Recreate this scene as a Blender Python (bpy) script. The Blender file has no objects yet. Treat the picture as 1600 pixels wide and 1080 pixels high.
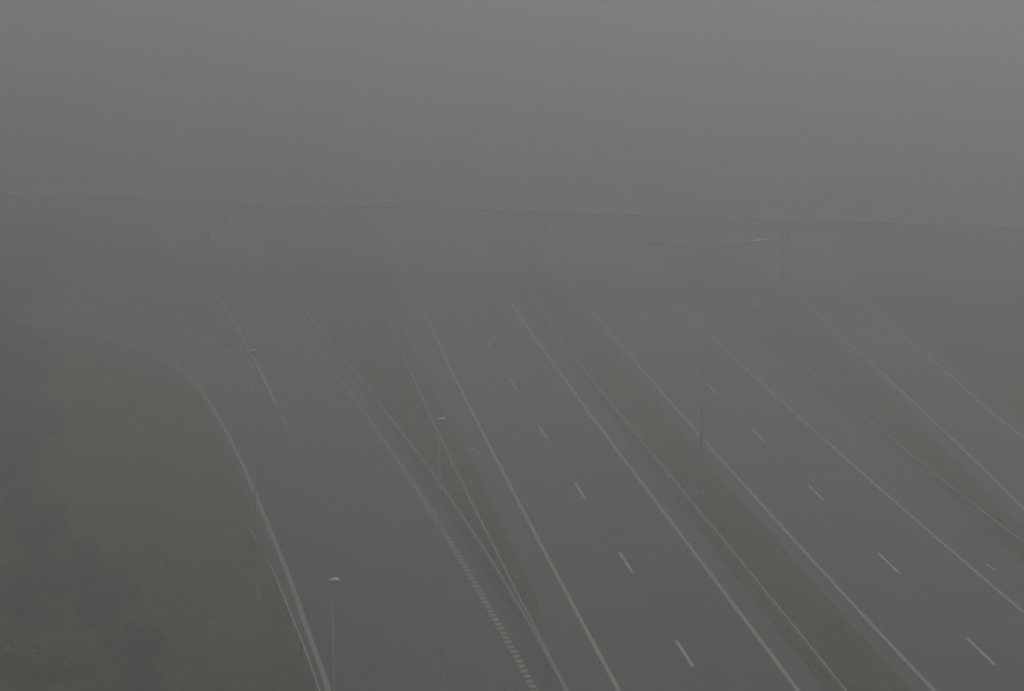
import bpy, bmesh, math, random
from mathutils import Vector, noise
R = math.radians
scene = bpy.context.scene
random.seed(7)

# ---------------------------------------------------------------- camera, sky, sun, exposure
cam_d = bpy.data.cameras.new('camera'); cam = bpy.data.objects.new('camera', cam_d)
scene.collection.objects.link(cam)
CAM_H = 33.0
cam.location = (0, 0, CAM_H)
cam.rotation_euler = (R(90 - 13.086), 0, 0)
cam_d.sensor_width = 36.0; cam_d.sensor_fit = 'HORIZONTAL'; cam_d.lens = 69.69
cam_d.clip_start = 0.5; cam_d.clip_end = 4000
scene.camera = cam

SUN_EL, SUN_AZ = R(56), R(20)
w = bpy.data.worlds.new("World"); scene.world = w; w.use_nodes = True
nt = w.node_tree; nt.nodes.clear()
sky = nt.nodes.new('ShaderNodeTexSky'); sky.sky_type = 'NISHITA'; sky.sun_disc = False
sky.sun_elevation = SUN_EL; sky.sun_rotation = SUN_AZ; sky.dust_density = 5.0; sky.air_density = 0.6; sky.ozone_density = 0.3
bg = nt.nodes.new('ShaderNodeBackground'); bg.inputs['Strength'].default_value = 0.05
wo = nt.nodes.new('ShaderNodeOutputWorld')
nt.links.new(sky.outputs[0], bg.inputs[0]); nt.links.new(bg.outputs[0], wo.inputs[0])

sd = bpy.data.lights.new('sun', 'SUN'); sd.energy = 1.4; sd.angle = R(85); sd.color = (1.0, 0.965, 0.92)
sun = bpy.data.objects.new('sun', sd); scene.collection.objects.link(sun)
# points from the sun's azimuth down to the ground
sun.rotation_euler = (R(90) - SUN_EL, 0, math.pi - SUN_AZ)

vs = scene.view_settings
scene.display_settings.display_device = 'sRGB'
vs.view_transform = 'Standard'; vs.look = 'None'; vs.gamma = 1.0; vs.use_curve_mapping = False
vs.exposure = 0.36
cy = scene.cycles
cy.max_bounces = 8; cy.volume_bounces = 3; cy.diffuse_bounces = 3; cy.glossy_bounces = 2
cy.transparent_max_bounces = 8
cy.use_denoising = True
try: cy.denoiser = 'OPENIMAGEDENOISE'
except Exception: pass
FOG_DENSITY = 0.0150
FOG_COLOR = (0.498, 0.5295, 0.5295)
FOG_ANISO = 0.62

# ---------------------------------------------------------------- plan of the junction, in metres (x east, y away from the camera)
L3 = [(-4.58, 78.8), (-5.69, 84.6), (-6.99, 90.5), (-8.39, 96.3), (-9.83, 102.1), (-11.27, 107.9), (-12.7, 113.7), (-14.1, 119.5), (-15.48, 125.4), (-16.86, 131.2), (-18.26, 137.0), (-19.7, 142.8), (-21.19, 148.6), (-22.77, 154.5), (-24.43, 160.3), (-26.18, 166.1), (-28.01, 171.9), (-29.88, 177.7), (-31.76, 183.5), (-33.57, 189.4), (-35.22, 195.2), (-36.57, 201.0)]
L4 = [(0.93, 77.9), (-0.26, 83.7), (-1.5, 89.5), (-2.79, 95.3), (-4.12, 101.2), (-5.5, 107.0), (-6.92, 112.8), (-8.39, 118.6), (-9.88, 124.5), (-11.41, 130.3), (-12.96, 136.1), (-14.52, 141.9), (-16.08, 147.8), (-17.64, 153.6), (-19.17, 159.4), (-20.67, 165.2), (-22.13, 171.1), (-23.52, 176.9), (-24.84, 182.7), (-26.05, 188.5), (-27.15, 194.4), (-28.12, 200.2)]
L5 = [(2.3, 76.03), (1.29, 81.51), (0.2, 86.99), (-0.97, 92.47), (-2.21, 97.94), (-3.51, 103.52), (-4.86, 109.0), (-6.26, 114.47), (-7.69, 119.95), (-9.14, 125.53), (-10.6, 131.01), (-12.08, 136.48), (-13.55, 141.96), (-15.01, 147.44), (-16.44, 153.01)]
L6 = [(2.39, 76.03), (1.35, 81.8), (0.33, 87.57), (-0.67, 93.44), (-1.67, 99.21), (-2.65, 104.99), (-3.61, 110.85), (-4.55, 116.63), (-5.47, 122.4), (-6.38, 128.17), (-7.26, 134.04), (-8.11, 139.81), (-8.94, 145.58), (-9.75, 151.45), (-10.53, 157.22), (-11.29, 162.99)]
L8 = [(4.47, 77.9), (3.52, 83.8), (2.57, 89.8), (1.62, 95.8), (0.69, 101.8), (-0.24, 107.8), (-1.16, 113.8), (-2.07, 119.8), (-2.98, 125.8), (-3.86, 131.8), (-4.74, 137.8), (-5.6, 143.8), (-6.45, 149.8), (-7.29, 155.8), (-8.11, 161.8), (-8.91, 167.8), (-9.69, 173.7), (-10.46, 179.7), (-11.2, 185.7), (-11.93, 191.7)]
L10 = [(12.0, 77.9), (11.11, 83.6), (10.21, 89.3), (9.31, 95.0), (8.41, 100.7), (7.51, 106.4), (6.61, 112.1), (5.72, 117.8), (4.83, 123.5), (3.96, 129.2), (3.09, 135.0), (2.25, 140.7), (1.41, 146.4), (0.6, 152.1), (-0.19, 157.8), (-0.96, 163.5), (-1.71, 169.2), (-2.42, 174.9), (-3.11, 180.6), (-3.77, 186.3)]
L11 = [(13.83, 76.03), (12.95, 81.71), (12.05, 87.48), (11.13, 93.25), (10.2, 99.02), (9.26, 104.79), (8.33, 110.56), (7.41, 116.33), (6.5, 122.1), (5.6, 127.87), (4.74, 133.65), (3.9, 139.32), (3.1, 145.09), (2.34, 150.86), (1.62, 156.63), (0.97, 162.4), (0.36, 168.18)]
L12 = [(17.71, 77.9), (16.73, 83.8), (15.78, 89.7), (14.84, 95.7), (13.91, 101.6), (13.01, 107.6), (12.11, 113.5), (11.23, 119.5), (10.37, 125.4), (9.51, 131.4), (8.67, 137.3), (7.84, 143.3), (7.02, 149.2), (6.22, 155.2), (5.42, 161.1), (4.63, 167.0), (3.85, 173.0)]
L13 = [(16.84, 78.1), (16.03, 83.4), (15.23, 88.7), (14.42, 93.9), (13.61, 99.2), (12.8, 104.5), (12.0, 109.8), (11.19, 115.0)]
L14 = [(23.81, 86.9), (22.84, 92.7), (21.9, 98.5), (20.97, 104.2), (20.06, 110.0), (19.17, 115.7), (18.29, 121.5), (17.44, 127.3), (16.6, 133.0), (15.77, 138.8), (14.97, 144.5), (14.17, 150.3), (13.4, 156.1), (12.63, 161.8), (11.88, 167.6), (11.15, 173.3), (10.42, 179.1), (9.71, 184.9), (9.01, 190.6)]
L15 = [(22.41, 111.3), (21.23, 116.0), (20.04, 120.6), (18.85, 125.3), (17.66, 129.9)]
L16 = [(25.89, 94.81), (24.93, 100.49), (24.02, 106.16), (23.17, 111.83), (22.36, 117.51), (21.58, 123.18), (20.83, 128.85), (20.09, 134.53), (19.37, 140.2), (18.64, 145.87), (17.91, 151.55)]
L17 = [(27.74, 102.7), (27.41, 108.5), (27.04, 114.3), (26.64, 120.1), (26.21, 126.0), (25.76, 131.8), (25.3, 137.6), (24.83, 143.5), (24.36, 149.3), (23.9, 155.1), (23.44, 160.9), (23.0, 166.8), (22.58, 172.6), (22.19, 178.4), (21.84, 184.3)]
L18 = [(31.37, 116.8), (30.78, 122.3), (30.48, 127.8), (30.18, 133.3), (29.78, 138.8), (29.28, 144.4), (28.75, 149.9), (28.32, 155.4), (28.09, 160.9), (28.15, 166.4), (28.47, 171.9), (28.91, 177.4), (29.16, 182.9)]
L1 = [(-7.77, 78.1), (-8.54, 81.5), (-9.34, 85.0), (-10.25, 89.0), (-11.31, 93.5), (-12.44, 98.1), (-13.49, 102.3), (-14.44, 106.1), (-15.42, 110.0), (-16.61, 114.4), (-18.02, 119.5), (-19.47, 124.4), (-20.81, 128.6), (-22.14, 132.1), (-23.49, 135.2), (-24.9, 137.8), (-26.64, 140.3), (-28.79, 142.9), (-31.06, 145.3), (-33.21, 147.3), (-35.29, 149.1)]
L2 = [(-18.12, 135.3), (-20.5, 140.0), (-22.89, 144.1), (-25.2, 147.4), (-27.54, 150.2), (-30.17, 152.7), (-32.89, 155.0), (-35.26, 156.8), (-37.3, 158.0)]
L1b = [(-7.95, 76.13), (-8.56, 78.77), (-9.34, 82.0), (-10.07, 84.84), (-10.91, 88.16), (-11.76, 91.39), (-13.28, 96.38), (-13.57, 97.36)]
L7 = [(-10.08, 169.4), (-9.27, 158.0), (-8.06, 146.8), (-6.7, 137.2)]
L15d = [(22.66, 97.4), (22.84, 96.5), (23.57, 93.6), (23.82, 92.8)]
DM = [(-3.69, 155.5), (-1.89, 142.9), (-0.13, 131.1), (1.75, 118.9), (3.6, 106.9), (5.47, 95.2), (7.25, 83.5)]
DR = [(13.33, 130.4), (14.98, 118.7), (16.8, 107.0), (18.77, 95.3), (20.58, 83.7)]
RG = [(25.55, 93.9), (24.62, 100.0), (24.22, 105.4), (22.88, 113.6), (21.06, 124.9), (19.79, 132.2), (18.81, 141.9), (17.43, 150.7)]

# ---------------------------------------------------------------- helpers
COL = scene.collection
def link(o, parent=None):
    COL.objects.link(o)
    if parent: o.parent = parent
    return o
def mesh_obj(name, bm, mat=None, parent=None, smooth=False):
    me = bpy.data.meshes.new(name); bm.to_mesh(me); bm.free()
    if smooth:
        for p in me.polygons: p.use_smooth = True
    if mat: me.materials.append(mat)
    return link(bpy.data.objects.new(name, me), parent)
def empty(name, loc, rz=0.0):
    o = bpy.data.objects.new(name, None); o.location = loc; o.rotation_euler = (0, 0, rz); o.empty_display_size = 0.3
    return link(o)
def tag(o, label, cat, group=None, kind=None):
    o['label'] = label; o['category'] = cat
    if group: o['group'] = group
    if kind: o['kind'] = kind
    return o
def struct(o): o['kind'] = 'structure'; return o
def box(bm, x0, x1, y0, y1, z0, z1, bev=0.0):
    r = bmesh.ops.create_cube(bm, size=1.0)
    for v in r['verts']:
        v.co = Vector(((x0 + x1) / 2 + v.co.x * (x1 - x0), (y0 + y1) / 2 + v.co.y * (y1 - y0), (z0 + z1) / 2 + v.co.z * (z1 - z0)))
    if bev:
        es = list({e for v in r['verts'] for e in v.link_edges})
        bmesh.ops.bevel(bm, geom=es, offset=bev, segments=2, affect='EDGES')
def tube(bm, pts, radii, seg=12, cap=True):
    rings = []
    n = len(pts)
    for i, p in enumerate(pts):
        p = Vector(p)
        a = Vector(pts[max(0, i - 1)]); b = Vector(pts[min(n - 1, i + 1)])
        d = (b - a).normalized()
        up = Vector((0, 1, 0)) if abs(d.y) < 0.9 else Vector((1, 0, 0))
        u = d.cross(up).normalized(); v = d.cross(u).normalized()
        rings.append([bm.verts.new(p + (u * math.cos(2 * math.pi * k / seg) + v * math.sin(2 * math.pi * k / seg)) * radii[i]) for k in range(seg)])
    for r0, r1 in zip(rings[:-1], rings[1:]):
        for k in range(seg):
            bm.faces.new((r0[k], r0[(k + 1) % seg], r1[(k + 1) % seg], r1[k]))
    if cap:
        bm.faces.new(rings[0]); bm.faces.new(rings[-1])
def fn(P, a=None, b=None):
    """X as a function of Y through the points P (sorted by Y); straight beyond the ends with slopes a, b"""
    P = sorted(P, key=lambda q: q[1])
    def slope(i): 
        i = max(1, min(len(P) - 2, i)); return (P[i + 1][0] - P[i - 1][0]) / (P[i + 1][1] - P[i - 1][1])
    if a is None: a = (P[2][0] - P[0][0]) / (P[2][1] - P[0][1]) if len(P) > 2 else (P[1][0]-P[0][0])/(P[1][1]-P[0][1])
    if b is None: b = (P[-1][0] - P[-3][0]) / (P[-1][1] - P[-3][1]) if len(P) > 2 else a
    def f(y):
        if y <= P[0][1]: return P[0][0] + a * (y - P[0][1])
        if y >= P[-1][1]: return P[-1][0] + b * (y - P[-1][1])
        for i in range(len(P) - 1):
            if y <= P[i + 1][1]:
                y0, y1 = P[i][1], P[i + 1][1]; h = y1 - y0; t = (y - y0) / h
                m0 = a if i == 0 else slope(i); m1 = b if i + 1 == len(P) - 1 else slope(i + 1)
                return ((2*t**3 - 3*t*t + 1) * P[i][0] + (t**3 - 2*t*t + t) * h * m0 + (-2*t**3 + 3*t*t) * P[i + 1][0] + (t**3 - t*t) * h * m1)
    return f
def curve(f, y0, y1, step=1.5):
    n = max(2, int(math.ceil((y1 - y0) / step)) + 1)
    return [(f(y0 + (y1 - y0) * i / (n - 1)), y0 + (y1 - y0) * i / (n - 1)) for i in range(n)]
def smooth_path(P, per=8):
    out = []
    n = len(P)
    for i in range(n - 1):
        p0 = Vector(P[max(0, i - 1)]); p1 = Vector(P[i]); p2 = Vector(P[i + 1]); p3 = Vector(P[min(n - 1, i + 2)])
        for k in range(per):
            t = k / per
            out.append(tuple(0.5 * ((2 * p1) + (p2 - p0) * t + (2*p0 - 5*p1 + 4*p2 - p3) * t*t + (3*p1 - p0 - 3*p2 + p3) * t**3)))
    out.append(tuple(P[-1]))
    return out
def offset_path(P, d):
    """moves a path sideways by d, to the right of its direction of travel"""
    out = []
    for i, p in enumerate(P):
        a = Vector(P[max(0, i - 1)]); b = Vector(P[min(len(P) - 1, i + 1)])
        t = (b - a).normalized(); out.append((p[0] + t.y * d, p[1] - t.x * d))
    return out
def ribbon(bm, A, B, z, ucoord=True):
    """quads between two polylines with the same number of points; uv = metres across, metres along"""
    uv = bm.loops.layers.uv.verify()
    va = [bm.verts.new((p[0], p[1], z)) for p in A]; vb = [bm.verts.new((p[0], p[1], z)) for p in B]
    s = 0.0
    for i in range(len(A) - 1):
        ds = (Vector(A[i + 1]) - Vector(A[i])).length
        f = bm.faces.new((va[i], vb[i], vb[i + 1], va[i + 1]))
        w0 = (Vector(B[i]) - Vector(A[i])).length; w1 = (Vector(B[i + 1]) - Vector(A[i + 1])).length
        for l, c in zip(f.loops, ((0, s), (w0, s), (w1, s + ds), (0, s + ds))): l[uv].uv = c
        s += ds
    bm.normal_update()
    if bm.faces and sum(f.normal.z for f in bm.faces) < 0: bmesh.ops.reverse_faces(bm, faces=bm.faces[:])
def line(bm, P, w, z):
    ribbon(bm, offset_path(P, -w / 2), offset_path(P, w / 2), z)
def arclen(P):
    s = [0.0]
    for a, b in zip(P[:-1], P[1:]): s.append(s[-1] + (Vector(b) - Vector(a)).length)
    return s
def sub_path(P, s, a, b):
    out = []
    def at(q):
        for i in range(len(s) - 1):
            if q <= s[i + 1]:
                t = (q - s[i]) / (s[i + 1] - s[i]); return tuple(Vector(P[i]).lerp(Vector(P[i + 1]), t))
        return P[-1]
    out.append(at(a)); out += [P[i] for i in range(len(s)) if a + 0.01 < s[i] < b - 0.01]; out.append(at(b))
    return out

# ---------------------------------------------------------------- materials
def new_mat(name):
    m = bpy.data.materials.new(name); m.use_nodes = True; nt = m.node_tree; nt.nodes.clear()
    out = nt.nodes.new('ShaderNodeOutputMaterial'); b = nt.nodes.new('ShaderNodeBsdfPrincipled')
    nt.links.new(b.outputs[0], out.inputs[0])
    return m, nt, b
def ramp(nt, fac, stops):
    r = nt.nodes.new('ShaderNodeValToRGB'); el = r.color_ramp.elements
    while len(el) < len(stops): el.new(0.5)
    for e, (p, c) in zip(el, stops): e.position = p; e.color = (*c, 1)
    nt.links.new(fac, r.inputs[0]); return r.outputs[0]
def noise_node(nt, vec, scale, detail=4, rough=0.6):
    n = nt.nodes.new('ShaderNodeTexNoise'); n.inputs['Scale'].default_value = scale; n.inputs['Detail'].default_value = detail
    n.inputs['Roughness'].default_value = rough
    nt.links.new(vec, n.inputs['Vector']); return n.outputs['Fac']
def mapping(nt, vec, sc):
    m = nt.nodes.new('ShaderNodeMapping'); m.inputs['Scale'].default_value = sc; nt.links.new(vec, m.inputs[0]); return m.outputs[0]
def math_node(nt, op, a, b=None):
    m = nt.nodes.new('ShaderNodeMath'); m.operation = op
    for i, v in enumerate((a, b)):
        if v is None: continue
        if isinstance(v, (int, float)): m.inputs[i].default_value = v
        else: nt.links.new(v, m.inputs[i])
    return m.outputs[0]
def mixc(nt, fac, a, b, mode='MIX'):
    m = nt.nodes.new('ShaderNodeMix'); m.data_type = 'RGBA'; m.blend_type = mode
    for key, v in ((0, fac), (6, a), (7, b)):
        if isinstance(v, (int, float)): m.inputs[key].default_value = v
        elif isinstance(v, tuple): m.inputs[key].default_value = (*v, 1)
        else: nt.links.new(v, m.inputs[key])
    return m.outputs[2]
def asphalt(name, base, streak=0.25):
    m, nt, b = new_mat(name)
    tc = nt.nodes.new('ShaderNodeTexCoord'); uvn = nt.nodes.new('ShaderNodeUVMap')
    along = noise_node(nt, mapping(nt, uvn.outputs[0], (1.6, 0.02, 1)), 1.0, 5)       # wear along the lanes
    big = noise_node(nt, tc.outputs['Object'], 0.12, 5)
    fine = noise_node(nt, tc.outputs['Object'], 9.0, 3)
    c = [tuple(v * k for v in base) for k in (1 - streak, 1.0, 1 + streak)]
    col = ramp(nt, along, ((0.3, c[0]), (0.5, c[1]), (0.72, c[2])))
    col = mixc(nt, 0.5, col, ramp(nt, big, ((0.3, tuple(v * 0.8 for v in base)), (0.7, tuple(v * 1.25 for v in base)))))
    col = mixc(nt, 0.35, col, ramp(nt, fine, ((0.3, tuple(v * 0.6 for v in base)), (0.7, tuple(v * 1.5 for v in base)))))
    nt.links.new(col, b.inputs['Base Color'])
    b.inputs['Roughness'].default_value = 0.8; b.inputs['Specular IOR Level'].default_value = 0.3
    bp = nt.nodes.new('ShaderNodeBump'); bp.inputs['Strength'].default_value = 0.3; bp.inputs['Distance'].default_value = 0.01
    nt.links.new(fine, bp.inputs['Height']); nt.links.new(bp.outputs[0], b.inputs['Normal'])
    return m
def paint(name, col, wear=0.35):
    m, nt, b = new_mat(name)
    tc = nt.nodes.new('ShaderNodeTexCoord')
    n1 = noise_node(nt, tc.outputs['Object'], 1.3, 8, 0.75)
    n2 = noise_node(nt, tc.outputs['Object'], 14.0, 4, 0.7)
    s = math_node(nt, 'MULTIPLY', math_node(nt, 'ADD', n1, n2), 0.5)
    worn = tuple(0.35 * c + 0.65 * a for c, a in zip(col, (0.07, 0.07, 0.068)))
    c = ramp(nt, s, ((max(0.0, wear - 0.08), worn), (wear + 0.12, col)))
    nt.links.new(c, b.inputs['Base Color']); b.inputs['Roughness'].default_value = 0.6
    return m
def plain(name, col, rough=0.5, metal=0.0, var=0.2, scale=3.0):
    m, nt, b = new_mat(name)
    tc = nt.nodes.new('ShaderNodeTexCoord'); n = noise_node(nt, tc.outputs['Object'], scale, 5)
    c = ramp(nt, n, ((0.3, tuple(v * (1 - var) for v in col)), (0.7, tuple(min(1, v * (1 + var)) for v in col))))
    nt.links.new(c, b.inputs['Base Color']); b.inputs['Roughness'].default_value = rough; b.inputs['Metallic'].default_value = metal
    return m
def turf():
    m, nt, b = new_mat('roadside_turf')
    tc = nt.nodes.new('ShaderNodeTexCoord'); o = tc.outputs['Object']
    big = noise_node(nt, o, 0.07, 6, 0.6); mid = noise_node(nt, o, 0.55, 6, 0.7); fine = noise_node(nt, o, 5.0, 5, 0.75)
    c1 = ramp(nt, big, ((0.32, (0.052, 0.054, 0.001)), (0.5, (0.104, 0.106, 0.001)), (0.68, (0.140, 0.124, 0.001))))
    c2 = ramp(nt, mid, ((0.35, (0.038, 0.040, 0.001)), (0.55, (0.105, 0.104, 0.001)), (0.75, (0.15, 0.128, 0.002))))
    c3 = ramp(nt, fine, ((0.3, (0.022, 0.028, 0.001)), (0.7, (0.13, 0.145, 0.002))))
    c = mixc(nt, 0.5, c1, c2); c = mixc(nt, 0.3, c, c3)
    # bare gravelly soil where the verge meets the pavement
    at = nt.nodes.new('ShaderNodeAttribute'); at.attribute_name = 'edge'
    d = math_node(nt, 'ADD', at.outputs['Fac'], math_node(nt, 'MULTIPLY', math_node(nt, 'SUBTRACT', mid, 0.5), 1.6))
    d = math_node(nt, 'ADD', d, math_node(nt, 'MULTIPLY', math_node(nt, 'SUBTRACT', fine, 0.5), 0.7))
    f = ramp(nt, d, ((0.05, (0.75, 0.75, 0.75)), (0.42, (0, 0, 0))))
    soil = ramp(nt, fine, ((0.3, (0.055, 0.052, 0.03)), (0.7, (0.11, 0.104, 0.075))))
    c = mixc(nt, f, c, soil)
    nt.links.new(c, b.inputs['Base Color']); b.inputs['Roughness'].default_value = 0.95; b.inputs['Specular IOR Level'].default_value = 0.0
    bp = nt.nodes.new('ShaderNodeBump'); bp.inputs['Strength'].default_value = 0.8; bp.inputs['Distance'].default_value = 0.12
    nt.links.new(fine, bp.inputs['Height']); nt.links.new(bp.outputs[0], b.inputs['Normal'])
    return m
M = dict(
    asph=asphalt('weathered_asphalt', (0.093, 0.093, 0.093)),
    asph_dark=asphalt('newer_asphalt', (0.076, 0.077, 0.078)),
    asph_old=asphalt('older_asphalt', (0.101, 0.099, 0.095)),
    shoulder=asphalt('shoulder_asphalt', (0.108, 0.107, 0.101)),
    paint=paint('road_paint', (0.42, 0.42, 0.36), 0.36),
    paint_mid=paint('greyed_road_paint', (0.36, 0.36, 0.31), 0.42),
    paint_new=paint('fresh_road_paint', (0.60, 0.60, 0.56), 0.30),
    paint_old=paint('worn_road_paint', (0.33, 0.33, 0.29), 0.46),
    paint_ghost=paint('faded_and_fogged_road_paint', (0.12, 0.12, 0.115), 0.52),  # worn lane dashes; on the far edge lines its grey stands for fog
    zinc=plain('galvanised_steel', (0.36, 0.37, 0.36), 0.5, 0.3),
    zinc_dull=plain('dull_galvanised_steel', (0.24, 0.25, 0.24), 0.6, 0.3),
    pole=plain('weathered_pole_steel', (0.42, 0.42, 0.41), 0.6, 0.0),
    dark=plain('dark_mast_steel', (0.22, 0.215, 0.20), 0.6, 0.0),
    dark_low=plain('dark_lower_mast', (0.09, 0.085, 0.075), 0.6, 0.0),
    housing=plain('pale_lamp_housing', (0.75, 0.76, 0.75), 0.4, 0.0, 0.08),
    lens=plain('lamp_lens', (0.80, 0.80, 0.76), 0.2, 0.0, 0.05),
    conc=plain('bridge_concrete', (0.64, 0.635, 0.62), 0.85, 0.0, 0.12, 0.6),
    conc_lt=plain('pale_parapet_concrete', (0.48, 0.475, 0.46), 0.85, 0.0, 0.2, 0.6),
    drain=plain('wet_drain_concrete', (0.035, 0.035, 0.034), 0.6, 0.0, 0.4),
    bark=plain('tree_bark', (0.06, 0.05, 0.04), 0.9, 0.0, 0.4, 8),
    white=plain('reflector_white', (0.75, 0.75, 0.73), 0.4, 0.0, 0.05),
    black=plain('reflector_black', (0.03, 0.03, 0.03), 0.5),
    deck_top=plain('worn_deck_surface', (0.13, 0.129, 0.124), 0.85, 0.0, 0.2, 0.5),
    turf=turf(),
)
def leaf_mat(name, lo, hi):
    m, nt, b = new_mat(name)
    oi = nt.nodes.new('ShaderNodeTexCoord'); n = noise_node(nt, oi.outputs['Object'], 1.2, 5, 0.7)
    nt.links.new(ramp(nt, n, ((0.3, lo), (0.7, hi))), b.inputs['Base Color'])
    b.inputs['Roughness'].default_value = 0.8; b.inputs['Specular IOR Level'].default_value = 0.05
    return m
M['leaf'] = leaf_mat('dark_leaves', (0.042, 0.052, 0.016), (0.10, 0.11, 0.024))
M['leaf_g'] = leaf_mat('grey_green_leaves', (0.048, 0.056, 0.030), (0.10, 0.112, 0.055))
M['leaf_o'] = leaf_mat('olive_leaves', (0.075, 0.075, 0.006), (0.16, 0.15, 0.012))
M['leaf_w'] = leaf_mat('pale_seed_heads', (0.30, 0.31, 0.24), (0.55, 0.56, 0.46))
M['blade'] = leaf_mat('rough_grass_blades', (0.085, 0.092, 0.001), (0.17, 0.165, 0.002))

# ---------------------------------------------------------------- edges of the carriageways
f3, f4 = fn(L3, a=-0.185), fn(L4, a=-0.19)
f8, f10, f12, f14 = fn(L8, a=-0.15), fn(L10, a=-0.15), fn(L12, a=-0.165), fn(L14, a=-0.165)
f17, f18 = fn(L17, a=-0.05), fn([q for q in L18], a=-0.10, b=0.06)
f1n = fn([q for q in L1 if q[1] < 134], a=-0.21)
f2f = None
fRG = fn(RG, a=-0.16, b=-0.17)
fmid = lambda y: (f8(y) + f10(y)) / 2
fmr = lambda y: (f12(y) + f14(y)) / 2 - 0.1
Y0, Y1 = 12.0, 330.0
P1 = smooth_path([(f1n(Y0), Y0), (f1n(40), 40), (f1n(62), 62)] + sorted(L1, key=lambda q: q[1]) + [(-39.5, 151.4), (-46, 154), (-60, 158), (-90, 163)], 6)
P2 = smooth_path(sorted(L2, key=lambda q: q[1]) + [(-41.5, 160.0), (-48, 162.6), (-62, 166.5), (-91, 171)], 6)

def left_edge(y):                       # outer edge of the left road's asphalt
    if y < 122: return f1n(y) - 0.55
    if y > 140: return f3(y) - 1.0
    t = (y - 122) / 18.0
    return (f1n(y) - 0.55) * (1 - t) + (f3(y) - 1.0) * t if y < 134 else f3(y) - 1.0 - (140 - y) * 0.25
def left_right(y): return f4(y) + 0.85 + (min(1.3, (89 - y) ** 1.5 * 0.07) if y < 89 else 0.0)
def mid_left(y):
    w_ = 1.5 if y < 110 else (1.5 + (y - 110) * 0.022 if y < 137 else max(1.1, 2.1 - (y - 137) * 0.031))
    if y < 89: w_ += min(2.2, (89 - y) ** 1.6 * 0.09) + 0.12 * math.sin(y * 2.1)
    return f8(y) - w_
def mid_right(y): return f10(y) + 1.15
def right_left(y): return f12(y) - 0.95
def right_right(y): return max(fRG(y), f14(y) + 1.0)
def ramp_left(y): return f17(y) - 1.1
def ramp_right(y): return f18(y) + 1.3

# ---------------------------------------------------------------- ground, one sheet out to the horizon
path2 = P1 + P2
def dist_to(P, x, y):
    best = 1e9
    for i in range(0, len(P) - 1):
        ax, ay = P[i]; bx, by = P[i + 1]
        dx, dy = bx - ax, by - ay; L = dx * dx + dy * dy or 1e-9
        t = max(0, min(1, ((x - ax) * dx + (y - ay) * dy) / L))
        d = (x - ax - t * dx) ** 2 + (y - ay - t * dy) ** 2
        if d < best: best = d
    return math.sqrt(best)
RAMPC = [((a[0] + b[0]) / 2, (a[1] + b[1]) / 2) for a, b in ((P1[-1], P2[-1]), (P1[-7], P2[-7]), (P1[-13], P2[-13]), (P1[-19], P2[-19]), ((-35.3, 149.1), (-36.6, 157.2)), ((-31, 145.3), (-32.9, 155)), ((-26.6, 140.3), (-29, 151.6)), ((-22.1, 132.1), (-25.2, 147.4)), ((-20, 129), (-20.5, 140)))]
def pave_dist(x, y):
    iv = [(left_edge(y), left_right(y)), (mid_left(y), mid_right(y)), (right_left(y), right_right(y)), (ramp_left(y), ramp_right(y))]
    if y < 84: iv[0] = (left_edge(y), mid_right(y))
    d = min((a - x if x < a else (x - b if x > b else 0.0)) for a, b in iv)
    if x < -14 and y > 110:
        d = min(d, max(0.0, dist_to(RAMPC, x, y) - 5.6))
    return d
def ground_z(x, y):
    d = pave_dist(x, y)
    k = min(1.0, d / 5.0); k = k * k * (3 - 2 * k)
    z = 0.0
    if x < -8: z += 0.9 * k * (noise.fractal(Vector((x * 0.05, y * 0.05, 0.3)), 1.0, 2.0, 3)) + 0.25 * k
    elif d > 0.4: z -= 0.10 * min(1, d / 1.5)
    z += 0.05 * k * noise.noise(Vector((x * 0.6, y * 0.6, 1.7)))
    return z, d
def axis(segs):
    out = []
    for a, b, st in segs:
        n = max(1, int(round((b - a) / st)))
        out += [a + (b - a) * i / n for i in range(n)]
    return out + [segs[-1][1]]
xs = axis([(-900, -300, 150), (-300, -90, 35), (-90, -60, 5), (-60, -24, 1.2), (-24, 36, 0.5), (36, 60, 2), (60, 300, 40), (300, 900, 150)])
ys = axis([(-200, 0, 50), (0, 60, 6), (60, 130, 1.0), (130, 200, 2.0), (200, 330, 10), (330, 1400, 120)])
bm = bmesh.new(); el = bm.verts.layers.float.new('edge'); G = []
for y in ys:
    row = []
    for x in xs:
        if -70 < x < 45 and 20 < y < 240: z, d = ground_z(x, y)
        else: z, d = 0.0, 3.0
        v = bm.verts.new((x, y, z)); v[el] = min(d, 4.0); row.append(v)
    G.append(row)
for j in range(len(ys) - 1):
    for i in range(len(xs) - 1): bm.faces.new((G[j][i], G[j][i + 1], G[j + 1][i + 1], G[j + 1][i]))
struct(mesh_obj('ground', bm, M['turf'], smooth=True))

# ---------------------------------------------------------------- pavement
def road(name, fa, fb, y0, y1, z, mat, parent=None):
    bm = bmesh.new(); ribbon(bm, curve(fa, y0, y1), curve(fb, y0, y1), z)
    return mesh_obj(name, bm, mat, parent)
def stripe(name, P, w_, mat, parent, z=0.040):
    near = [p for p in P if p[1] <= 197]; far = [p for p in P if p[1] > 195.2]
    if len(far) > 2 and len(near) > 2 and P[-1][1] > 300:      # beyond the overpass the fog's fading is put into dimmer, narrower paint
        bm = bmesh.new(); line(bm, far, w_ * 0.8, z); mesh_obj('fogged_edge_line', bm, M['paint_ghost'], parent); P = near
    bm = bmesh.new(); line(bm, P, w_, z); return mesh_obj(name, bm, mat, parent)
def dashes(name, P, w_, first, on, period, mat, parent, z=0.040, last=1e9):
    bm = bmesh.new(); s = arclen(P); q = first
    while q + on < min(s[-1], last):
        line(bm, sub_path(P, s, q, q + on), w_, z); q += period
    return mesh_obj(name, bm, mat, parent)
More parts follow.
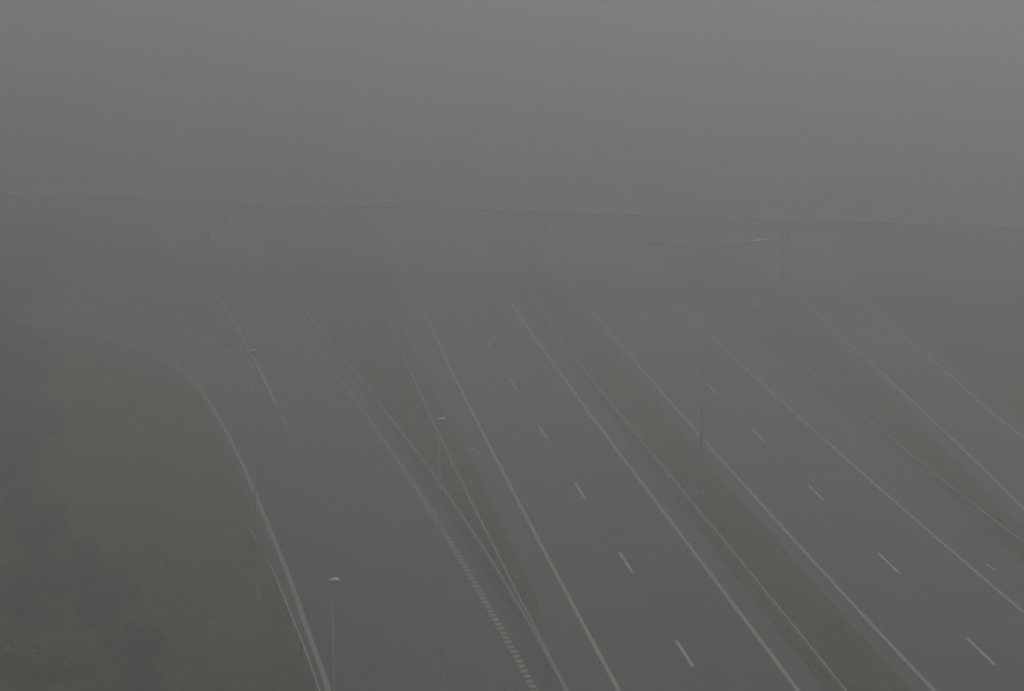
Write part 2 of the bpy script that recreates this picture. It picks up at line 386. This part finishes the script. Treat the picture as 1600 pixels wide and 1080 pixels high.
def phase(P, y):                        # arc length at which the path reaches y
    s = arclen(P)
    for i in range(len(P) - 1):
        if P[i][1] <= y <= P[i + 1][1]: return s[i] + (s[i + 1] - s[i]) * (y - P[i][1]) / (P[i + 1][1] - P[i][1])
    return 0

left_road = struct(road('slip_road', left_edge, left_right, Y0, Y1, 0.020, M['asph']))
# curving ramp joining from the left
bm = bmesh.new()
A = offset_path([p for p in P1 if p[1] > 112], -0.55); B = offset_path(P2, 0.6)
vs_ = [bm.verts.new((x, y, 0.014)) for x, y in A] + [bm.verts.new((x, y, 0.014)) for x, y in reversed(B)] + [bm.verts.new((f3(134), 134, 0.014)), bm.verts.new((f3(120), 120, 0.014))]
fc = bm.faces.new(vs_)
bm.normal_update()
if fc.normal.z < 0: fc.normal_flip()
bmesh.ops.triangulate(bm, faces=[fc])
uv = bm.loops.layers.uv.verify()
for f in bm.faces:
    for l in f.loops: l[uv].uv = (l.vert.co.y, l.vert.co.x)
curve_ramp = struct(mesh_obj('curved_ramp', bm, M['asph']))
mid_road = struct(road('middle_carriageway', mid_left, mid_right, Y0, Y1, 0.0165, M['shoulder']))
right_road = struct(road('right_carriageway', right_left, right_right, Y0, Y1, 0.020, M['shoulder']))
ramp_road = struct(road('right_ramp', ramp_left, ramp_right, Y0, Y1, 0.020, M['asph']))
struct(road('gore_pavement', lambda y: f4(y) + 0.6, lambda y: f8(y) - 1.2, Y0, 83.2, 0.0125, M['shoulder']))
# separately laid lanes
road('left_lane', lambda y: f8(y) - 0.1, fmid, Y0, Y1, 0.026, M['asph'], mid_road)
road('right_lane', fmid, lambda y: f10(y) + 0.1, Y0, Y1, 0.026, M['asph_dark'], mid_road)
road('shoulder_strip', lambda y: f4(y) + 0.1, lambda y: f4(y) + 0.84, 84, Y1, 0.026, M['shoulder'], left_road)
road('left_lane', lambda y: f12(y) - 0.1, fmr, Y0, Y1, 0.026, M['asph_old'], right_road)
road('right_lane', fmr, lambda y: f14(y) + 0.1, Y0, Y1, 0.026, M['asph'], right_road)
road('left_lane', lambda y: f1n(y) - 0.1, lambda y: f3(y) - 0.05, Y0, 118, 0.026, M['asph_dark'], left_road)

# painted lines
stripe('edge_line', P1, 0.24, M['paint_mid'], left_road)
stripe('edge_line', P2, 0.18, M['paint'], curve_ramp)
stripe('edge_line', curve(f3, 124.6, Y1), 0.20, M['paint'], left_road)
P3 = curve(f3, Y0, 124)
dashes('lane_dashes', P3, 0.16, phase(P3, 117.4), 3.2, 9.0, M['paint_old'], left_road, last=phase(P3, 123.9))
bmd = bmesh.new(); s3 = arclen(P3)
for ya, yb, m_ in ((120.0, 122.6, 0),):
    line(bmd, sub_path(P3, s3, phase(P3, ya), phase(P3, yb)), 0.16, 0.040)
mesh_obj('lane_dashes', bmd, M['paint_old'], left_road)
dashes('faded_lane_dashes', P3, 0.15, phase(P3, 106.5) - 96.0, 3.0, 12.0, M['paint_ghost'], left_road, last=phase(P3, 112))
stripe('edge_line', curve(f4, 118.0, Y1), 0.20, M['paint_old'], left_road)
P4 = curve(f4, Y0, 118.0, 0.5)
dashes('block_marking', P4, 0.30, 0.0, 0.34, 0.57, M['paint'], left_road)
stripe('edge_line', curve(f8, Y0, Y1), 0.20, M['paint'], mid_road)
stripe('edge_line', curve(f10, Y0, Y1), 0.21, M['paint'], mid_road)
PM = curve(fmid, Y0, Y1); q = phase(PM, 83.5)
dashes('lane_dashes', PM, 0.15, q - 12.2 * 5 - 3.1 if q > 64.2 else 1, 3.1, 12.2, M['paint_new'], mid_road)
stripe('edge_line', curve(f12, Y0, Y1), 0.20, M['paint'], right_road)
stripe('edge_line', curve(f14, Y0, Y1), 0.20, M['paint'], right_road)
PR = curve(fmr, Y0, Y1); q = phase(PR, 83.7)
dashes('lane_dashes', PR, 0.15, q - 11.9 * 5 - 3.1 if q > 63 else 1, 3.1, 11.9, M['paint_new'], right_road)
stripe('edge_line', curve(f17, Y0, Y1), 0.20, M['paint'], ramp_road)
stripe('edge_line', curve(f18, Y0, Y1), 0.20, M['paint'], ramp_road)
stripe('taper_line', sorted(L15, key=lambda q: q[1]), 0.12, M['paint_old'], right_road)
dashes('short_dashes', [(23.9, 92.6), (22.6, 97.6)], 0.12, 0.2, 1.0, 4.0, M['paint_new'], right_road)
stripe('taper_line', smooth_path([L7[3], L7[2], L7[1], L7[0]], 4), 0.12, M['paint_old'], mid_road)
stripe('oblique_stroke', [(-1.47, 112.5), (-2.7, 115.1)], 0.13, M['paint'], mid_road)
# slotted drain along the median side of the right carriageway
f13 = lambda y: f12(y) - 0.86
d_ = struct(mesh_obj('drain_channel', (lambda b: (line(b, curve(f13, 60, 150), 0.09, 0.030), b)[1])(bmesh.new()), M['drain']))

# splitter island under the near lamp, just below the picture
bm = bmesh.new()
isl = [(-2.4, 77.2), (-2.05, 74), (-1.3, 66), (-0.6, 60), (-1.5, 58.6), (-2.6, 60), (-3.2, 66), (-3.3, 74), (-3.0, 77.0)]
isl = [(x - 0.25, y - 0.9) for x, y in isl]
base = [bm.verts.new((x, y, 0.0)) for x, y in isl]; top = [bm.verts.new((x, y, 0.14)) for x, y in isl]
bm.faces.new(top)
for i in range(len(isl)): bm.faces.new((base[i], base[(i + 1) % len(isl)], top[(i + 1) % len(isl)], top[i]))
bmesh.ops.recalc_face_normals(bm, faces=bm.faces[:])
struct(mesh_obj('kerbed_island', bm, M['conc_lt']))

# ---------------------------------------------------------------- guardrails
W_PROFILE = [(0.0, 0.44), (0.05, 0.47), (0.05, 0.52), (0.005, 0.555), (0.005, 0.605), (0.05, 0.64), (0.05, 0.69), (0.0, 0.72), (-0.03, 0.725)]
def guardrail(P, side, label, mat, post_gap=4.0, both=False):
    root = empty('guardrail', (P[0][0], P[0][1], 0))
    tag(root, label, 'guardrail')
    ox, oy = P[0]
    Q = [(x - ox, y - oy) for x, y in P]
    for sgn in ((side, -side) if both else (side,)):
        bm = bmesh.new(); rows = []
        for i, (x, y) in enumerate(Q):
            a = Vector(Q[max(0, i - 1)]); b = Vector(Q[min(len(Q) - 1, i + 1)]); t = (b - a).normalized()
            zoff = 0.0
            o = 0.09 if both else 0.05
            rows.append([bm.verts.new((x + t.y * sgn * (o + u), y - t.x * sgn * (o + u), z + zoff)) for u, z in W_PROFILE])
        for r0, r1 in zip(rows[:-1], rows[1:]):
            for k in range(len(W_PROFILE) - 1): bm.faces.new((r0[k], r1[k], r1[k + 1], r0[k + 1]))
        mesh_obj('beam', bm, mat, root)
    s = arclen(Q); q = 1.0; first = None
    while q < s[-1]:
        p = sub_path(Q, s, q, min(q + 0.3, s[-1])); a, b = Vector(p[0]), Vector(p[-1]); t = (b - a).normalized() if (b - a).length > 0.01 else Vector((0, 1))
        if first is None:
            bmp = bmesh.new()
            box(bmp, -0.05, 0.05, -0.03, 0.03, -0.3, 0.70); box(bmp, -0.075, 0.075, -0.045, 0.045, 0.50, 0.66)
            o = mesh_obj('post', bmp, M['zinc_dull'], root); first = o
        else:
            o = first.copy(); link(o, root)
        o.location = (a.x, a.y, 0); o.rotation_euler = (0, 0, math.atan2(t.y, t.x) - math.pi / 2)
        q += post_gap
    return root
g11 = fn(L11); g5 = fn(L5, a=-0.185); g6 = fn(L6, a=-0.18)
guardrail(curve(g11, 40, 230, 2), -1, 'long galvanised guardrail running through the grass median between the two carriageways', M['zinc'], 4.0)
guardrail(curve(g5, 48, 185, 2), -1, 'galvanised guardrail on the slip road side of the narrow grass gore', M['zinc'])
guardrail(curve(g6, 48, 190, 2), -1, 'galvanised guardrail on the carriageway side of the narrow grass gore, beside the hard shoulder', M['zinc'])
g16 = fn([q for q in L16 if not 125 < q[1] < 135])
guardrail(curve(g16, 60, 185, 2), -1, 'galvanised guardrail crossing the grass strip between right carriageway and right ramp', M['zinc_dull'])
g1b = fn(L1b)
guardrail(curve(g1b, 30, 92.5, 1.5), 1, 'short guardrail rising beside the left verge below the grassy slope', M['zinc'])
m1 = curve(g1b, 95.6, 97.4, 0.6)
guardrail(m1, 1, 'detached short end piece of guardrail in the grass behind the left verge lamp', M['zinc'], 1.2)

# ---------------------------------------------------------------- street lamps
def copy_tree(o, parent=None):
    c = o.copy(); COL.objects.link(c); c.parent = parent
    for ch in [x for x in bpy.data.objects if x.parent == o]: copy_tree(ch, c)
    return c
def make_lamp(h):
    root = empty('street_lamp', (0, 0, 0))
    bm = bmesh.new(); tube(bm, [(0, 0, 0.0), (0, 0, 0.9), (0, 0, 1.0), (0.02, 0, h - 0.15)], [0.075, 0.075, 0.05, 0.03], 12)
    mesh_obj('pole', bm, M['pole'], root, True)
    bm = bmesh.new(); box(bm, -0.13, 0.13, -0.13, 0.13, 0.0, 0.02); box(bm, -0.1, 0.1, -0.1, 0.1, 0.02, 0.05)
    mesh_obj('base_plate', bm, M['zinc_dull'], root)
    # luminaire: long body tipped upwards, its collar on the left
    bm = bmesh.new()
    sec = [(-0.15, 0.04, 0.035), (-0.10, 0.08, 0.05), (0.04, 0.115, 0.065), (0.20, 0.105, 0.055), (0.25, 0.06, 0.03)]
    rings = []
    for y, hw, hh in sec:
        rings.append([bm.verts.new((hw * math.cos(a), y, hh * math.sin(a) * (1.0 if math.sin(a) > 0 else 0.6))) for a in [2 * math.pi * k / 14 for k in range(14)]])
    for r0, r1 in zip(rings[:-1], rings[1:]):
        for k in range(14): bm.faces.new((r0[k], r1[k], r1[(k + 1) % 14], r0[(k + 1) % 14]))
    bm.faces.new(rings[0][::-1]); bm.faces.new(rings[-1])
    hd = mesh_obj('lamp_head', bm, M['housing'], root, True)
    hd.location = (0.07, 0.0, h); hd.rotation_euler = (R(4), 0, R(-84)); hd.scale = (0.9, 0.82, 1.5)
    bm = bmesh.new(); box(bm, -0.075, 0.075, -0.02, 0.19, -0.05, -0.036, 0.005)
    mesh_obj('lens', bm, M['lens'], hd)
    bm = bmesh.new(); tube(bm, [(0.02, 0, h - 0.22), (0.02, 0, h - 0.02)], [0.05, 0.055], 12)
    mesh_obj('collar', bm, M['housing'], root, True)
    return root
lamp0 = make_lamp(12.05)
LAMPS = [((-12.05, 88.9), 'tall slim street lamp standing in the grass left of the slip road edge line'),
         ((-5.60, 58.0), 'nearest street lamp head, pale over the dark slip road near the lower edge'),
         ((-2.93, 76.4), 'street lamp whose pale head stands in front of the narrow grass gore'),
         ((-20.3, 119.2), 'farthest small street lamp, faint beside the bend of the curving ramp')]
for i, ((x, y), lb) in enumerate(LAMPS):
    o = lamp0 if i == 0 else copy_tree(lamp0)
    o.location = (x, y, 0.14 if i == 2 else 0.0)
    tag(o, lb, 'street lamp', 'slim single-head street lamps along the slip road')

def make_mast(x, y, h):
    root = empty('lighting_mast', (x, y, 0))
    tag(root, 'tall dark lighting mast with two outstretched arms standing in the grass median', 'lighting mast')
    bm = bmesh.new(); tube(bm, [(0, 0, -0.1), (0, 0, 4.9)], [0.115, 0.105], 14); mesh_obj('lower_pole', bm, M['dark_low'], root, True)
    bm = bmesh.new(); tube(bm, [(0, 0, 4.9), (0, 0, 5.0), (0, 0, h)], [0.06, 0.045, 0.03], 14); mesh_obj('upper_pole', bm, M['pole'], root, True)
    bm = bmesh.new(); box(bm, -0.2, 0.2, -0.2, 0.2, 0.0, 0.03); mesh_obj('base_plate', bm, M['zinc_dull'], root)
    for s_ in (-1, 1):
        bm = bmesh.new()
        k = 0.30 if s_ > 0 else 0.18
        pts = [(s_ * 0.0, 0, h - 0.12), (s_ * 0.5, 0, h - 0.10 + 0.02), (s_ * 1.2, 0, h - 0.02 + k * 0.2), (s_ * 2.2, 0, h + k * 0.75), (s_ * 2.7, 0, h + k)]
        tube(bm, pts, [0.045, 0.04, 0.034, 0.03, 0.026], 10); mesh_obj('arm', bm, M['dark'], root, True)
        bm = bmesh.new()
        sec = [(2.35, 0.05, 0.04), (2.5, 0.11, 0.07), (2.9, 0.16, 0.085), (3.2, 0.15, 0.07), (3.35, 0.07, 0.035)]
        rings = [[bm.verts.new((s_ * xx, hw * math.cos(a), h + k + (xx - 2.7) * 0.12 + 0.03 + hh * math.sin(a))) for a in [2 * math.pi * q / 12 for q in range(12)]] for xx, hw, hh in sec]
        for r0, r1 in zip(rings[:-1], rings[1:]):
            for q in range(12): bm.faces.new((r0[q], r1[q], r1[(q + 1) % 12], r0[(q + 1) % 12]))
        bm.faces.new(rings[0]); bm.faces.new(rings[-1]); bmesh.ops.recalc_face_normals(bm, faces=bm.faces[:])
        hd = mesh_obj('lamp_head', bm, M['housing'] if s_ > 0 else M['dark'], root, True)
    return root
make_mast(10.50, 105.7, 13.9)

# small roadside furniture
def delineator(x, y, label):
    root = empty('marker_post', (x, y, 0)); tag(root, label, 'marker post')
    bm = bmesh.new(); box(bm, -0.06, 0.06, -0.03, 0.03, -0.1, 0.55, 0.02); mesh_obj('post', bm, M['white'], root)
    bm = bmesh.new(); box(bm, -0.062, 0.062, -0.032, 0.032, 0.36, 0.48, 0.004); b = mesh_obj('band', bm, M['black'], root)
delineator(-0.32, 101.0, 'small pale marker post in the gore grass beside the hard shoulder')
def small_sign(x, y, label):
    root = empty('road_sign', (x, y, 0), R(20)); tag(root, label, 'road sign')
    bm = bmesh.new(); tube(bm, [(0, 0, -0.1), (0, 0, 2.3)], [0.035, 0.035], 8); mesh_obj('post', bm, M['zinc_dull'], root, True)
    bm = bmesh.new(); box(bm, -0.22, 0.22, -0.02, 0.02, 1.75, 2.15, 0.01); mesh_obj('panel', bm, M['white'], root)
small_sign(18.45, 147.0, 'small pale sign panel on a post in the grass strip near the overpass')

# ---------------------------------------------------------------- overpass
br = empty('overpass_bridge', (0, 163.53, 0), math.atan2(-17.36, 85.55))
tag(br, 'long concrete road overpass crossing all the carriageways, almost lost in the fog', 'bridge')
SZ = 5.5; DW = 8.0
bm = bmesh.new()
prof = [(0.0, SZ + 0.85), (0.0, SZ + 0.12), (0.5, SZ + 0.10), (0.9, SZ), (DW - 0.9, SZ), (DW - 0.5, SZ + 0.10), (DW, SZ + 0.12), (DW, SZ + 0.85)]
va = [bm.verts.new((-170, y, z)) for y, z in prof]; vb = [bm.verts.new((170, y, z)) for y, z in prof]
for i in range(len(prof)):
    j = (i + 1) % len(prof); bm.faces.new((va[i], va[j], vb[j], vb[i]))
bm.faces.new(va); bm.faces.new(vb); bmesh.ops.recalc_face_normals(bm, faces=bm.faces[:])
mesh_obj('deck', bm, M['conc'], br)
for y0_ in (-0.06, DW - 0.24):
    bm = bmesh.new(); box(bm, -170, 170, y0_, y0_ + 0.30, SZ + 0.852, SZ + 1.10, 0.02); mesh_obj('kerb_beam', bm, M['conc_lt'], br)
    bm = bmesh.new()                                                # open steel railing
    for zr_ in (1.40, 1.70): box(bm, -170, 170, y0_ + 0.12, y0_ + 0.17, SZ + zr_ - 0.02, SZ + zr_ + 0.02)
    for k in range(171): box(bm, -170 + 2 * k - 0.03, -170 + 2 * k + 0.03, y0_ + 0.123, y0_ + 0.167, SZ + 1.102, SZ + 1.678)
    mesh_obj('railing', bm, M['pole'], br)
bm = bmesh.new(); box(bm, -170, 170, 0.4, DW - 0.4, SZ + 0.854, SZ + 0.90); mesh_obj('road_surface', bm, M['deck_top'], br)
for px in (-60.0, -27.5, 1.6, 22.5, 52.0):
    for dy in (1.8, DW - 1.8):
        bm = bmesh.new(); tube(bm, [(px, dy, -0.5), (px, dy, SZ - 0.55)], [0.27, 0.27], 18); mesh_obj('pier', bm, M['conc'], br, True)
    bm = bmesh.new(); box(bm, px - 0.42, px + 0.42, 1.0, DW - 1.0, SZ - 0.55, SZ - 0.003, 0.05); mesh_obj('pier_cap', bm, M['conc'], br)

# ---------------------------------------------------------------- trees and shrubs along the left
def leaf_cloud(bm, clumps, n, size, rnd):
    for _ in range(n):
        cx, cy, cz, r = rnd.choice(clumps)
        d = Vector((rnd.gauss(0, 1), rnd.gauss(0, 1), rnd.gauss(0, 1))).normalized()
        rr = r * (0.45 + 0.6 * rnd.random() ** 0.5)
        c = Vector((cx, cy, cz)) + d * rr
        if c.z < 0.02: c.z = 0.02 + rnd.random() * 0.2
        a = Vector((rnd.gauss(0, 1), rnd.gauss(0, 1), rnd.gauss(0, .6))).normalized(); b = a.cross(d)
        if b.length < 0.1: continue
        b.normalize(); s = size * (0.5 + rnd.random())
        v = [bm.verts.new(c + a * s), bm.verts.new(c + b * s * 0.45), bm.verts.new(c - a * s), bm.verts.new(c - b * s * 0.45)]
        bm.faces.new(v)
def make_tree(seed, h, spread, n, mat, size=0.11):
    rnd = random.Random(seed); root = empty('tree', (0, 0, 0))
    bm = bmesh.new(); clumps = []
    top = Vector((rnd.uniform(-.3, .3), rnd.uniform(-.3, .3), h * 0.82))
    tube(bm, [(0, 0, -0.2), (0.05, 0, h * 0.25), tuple(top * 0.6), tuple(top)], [h * 0.022, h * 0.017, h * 0.011, 0.02], 8)
    for k in range(11):
        z = h * rnd.uniform(0.22, 0.75); a = rnd.uniform(0, 6.28); L = spread * rnd.uniform(0.5, 1.0) * (1.1 - 0.5 * z / h)
        st = top * (z / top.z); en = st + Vector((math.cos(a) * L, math.sin(a) * L, L * rnd.uniform(0.3, 0.8)))
        tube(bm, [tuple(st), tuple(st.lerp(en, .5) + Vector((0, 0, .1))), tuple(en)], [h * 0.008, h * 0.005, 0.012], 6)
        clumps.append((en.x, en.y, en.z, spread * rnd.uniform(0.25, 0.48)))
        m = st.lerp(en, .55); clumps.append((m.x, m.y, m.z, spread * rnd.uniform(0.2, 0.36)))
    clumps.append((top.x, top.y, top.z, spread * 0.4))
    mesh_obj('trunk', bm, M['bark'], root, True)
    bm = bmesh.new(); leaf_cloud(bm, clumps, n, size, rnd); mesh_obj('crown', bm, mat, root)
    return root
def make_shrub(seed, h, spread, n, mat, pale=False, size=0.10):
    rnd = random.Random(seed); root = empty('shrub', (0, 0, 0))
    bm = bmesh.new(); clumps = []
    for k in range(12):
        a = rnd.uniform(0, 6.28); L = spread * rnd.uniform(0.2, 0.85); z = h * rnd.uniform(0.35, 0.85)
        e = (math.cos(a) * L, math.sin(a) * L, z)
        tube(bm, [(0, 0, -0.1), (e[0] * .4, e[1] * .4, z * .6), e], [0.035, 0.022, 0.008], 5)
        clumps.append((e[0], e[1], e[2] * 0.85, spread * rnd.uniform(0.22, 0.42)))
    mesh_obj('stems', bm, M['bark'], root)
    bm = bmesh.new(); leaf_cloud(bm, clumps, n, size, rnd); mesh_obj('foliage', bm, mat, root)
    if pale:
        bm = bmesh.new(); leaf_cloud(bm, [(c[0], c[1], c[2] + .15, c[3] * .7) for c in clumps[:3]], 140, 0.10, rnd); mesh_obj('seed_heads', bm, M['leaf_w'], root)
    return root
t1 = make_tree(3, 6.5, 2.6, 6500, M['leaf']); t2 = make_tree(5, 8.0, 3.0, 8000, M['leaf_g']); t3 = make_tree(9, 5.0, 2.4, 5500, M['leaf'])
s1 = make_shrub(11, 1.9, 1.7, 4200, M['leaf_g']); s2 = make_shrub(12, 1.3, 1.5, 3600, M['leaf_o'], True); s3 = make_shrub(13, 2.5, 2.0, 5200, M['leaf'])
TREES = [ # proto, x, y, scale, rot, label
 (t2, -38.6, 154.5, 1.0, 0, 'tall grey-green tree hiding the far end of the curving ramp at the left border'),
 (t1, -36.4, 141.5, 1.0, 1, 'dark rounded tree just below the two ramp lines at the left border'),
 (t2, -35.0, 131.0, .9, 2, 'broad grey-green tree second below the ramp lines at the left border'),
 (t3, -31.5, 124.0, 1.0, 3, 'low dark tree at the foot of the grassy slope, left of the bend'),
 (t1, -31.0, 114.0, 1.05, 4, 'dark tree at mid height of the left border beside a low dark tree'),
 (t3, -27.0, 106.5, 1.1, 5, 'spreading low tree leaning out furthest over the left grass slope'),
 (t1, -26.6, 98.0, 1.0, 0.7, 'dark tree in the darkest patch of the lower left border'),
 (t3, -23.6, 93.0, .85, 1.6, 'small dark tree among the brush in the lower left'),
]
used = set()
for k, (p, x, y, sc, rz, lb) in enumerate(TREES):
    o = p if p.name not in used else copy_tree(p); used.add(p.name)
    z, _ = ground_z(x, y); o.location = (x, y, z - 0.05); o.rotation_euler = (0, 0, rz); o.scale = (sc, sc, sc)
    tag(o, lb, 'tree', 'trees along the left border')
SHR = [
 (s3, -20.6, 90.5, 1.0, 0, 'dark leafy shrub at the upper right tip of the lower left brush'),
 (s1, -18.6, 86.0, .9, 1, 'grey-green rounded shrub on the right side of the lower left brush'),
 (s3, -21.8, 85.5, .9, 2, 'dark shrub in the middle of the lower left brush'),
 (s2, -19.6, 79.5, 1.0, 0, 'olive shrub dotted with pale seed heads near the lower left corner'),
 (s1, -16.6, 82.0, .8, 3.2, 'smallish grey-green shrub nearest the open grass at the lower left'),
 (s3, -23.8, 89.0, .9, 4, 'dark shrub against the left border below the dark trees'),
 (s2, -22.2, 80.5, 1.1, 2.5, 'olive shrub filling the lower left corner'),
 (s1, -15.6, 78.2, .75, 5, 'low grey-green shrub at the very bottom left of the grass'),
]
for k, (p, x, y, sc, rz, lb) in enumerate(SHR):
    o = p if p.name not in used else copy_tree(p); used.add(p.name)
    z, _ = ground_z(x, y); o.location = (x, y, z - 0.05); o.rotation_euler = (0, 0, rz); o.scale = (sc, sc, sc * .95)
    tag(o, lb, 'shrub', 'shrubs in the lower left brush')

# rough grass over the verges
rnd = random.Random(21); bm = bmesh.new(); cnt = 0
while cnt < 26000:
    y = 72 + 85 * rnd.random() ** 1.6; x = rnd.uniform(-0.27 * y - 2, 0.27 * y + 2)
    if pave_dist(x, y) < 0.5: continue
    if noise.noise(Vector((x * .35, y * .35, 4.0))) < rnd.uniform(-.5, .35): continue
    z, _ = ground_z(x, y); cnt += 1
    for q in range(3):
        a = rnd.uniform(0, 6.28); L = rnd.uniform(0.10, 0.28); dx, dy = math.cos(a), math.sin(a)
        c = Vector((x + rnd.uniform(-.12, .12), y + rnd.uniform(-.12, .12), z - 0.02)); wv = Vector((-dy, dx, 0)) * 0.025
        tip = c + Vector((dx * L * .8, dy * L * .8, L))
        bm.faces.new((bm.verts.new(c - wv), bm.verts.new(c + wv), bm.verts.new(tip)))
g = mesh_obj('rough_grass', bm, M['blade']); tag(g, 'rough tufted grass covering the verges, gore and median', 'grass', kind='stuff')

# ---------------------------------------------------------------- fog
bm = bmesh.new(); box(bm, -950, 950, -230, 1450, -2.5, CAM_H + 1.5)
hz = mesh_obj('haze', bm)
m = bpy.data.materials.new('fog'); m.use_nodes = True; nt = m.node_tree; nt.nodes.clear()
o_ = nt.nodes.new('ShaderNodeOutputMaterial'); pv = nt.nodes.new('ShaderNodeVolumePrincipled')
pv.inputs['Color'].default_value = (*FOG_COLOR, 1); pv.inputs['Density'].default_value = FOG_DENSITY; pv.inputs['Anisotropy'].default_value = FOG_ANISO
nt.links.new(pv.outputs[0], o_.inputs['Volume'])
hz.data.materials.append(m)
tag(hz, 'dense grey fog hanging over the whole motorway junction', 'fog', kind='stuff')
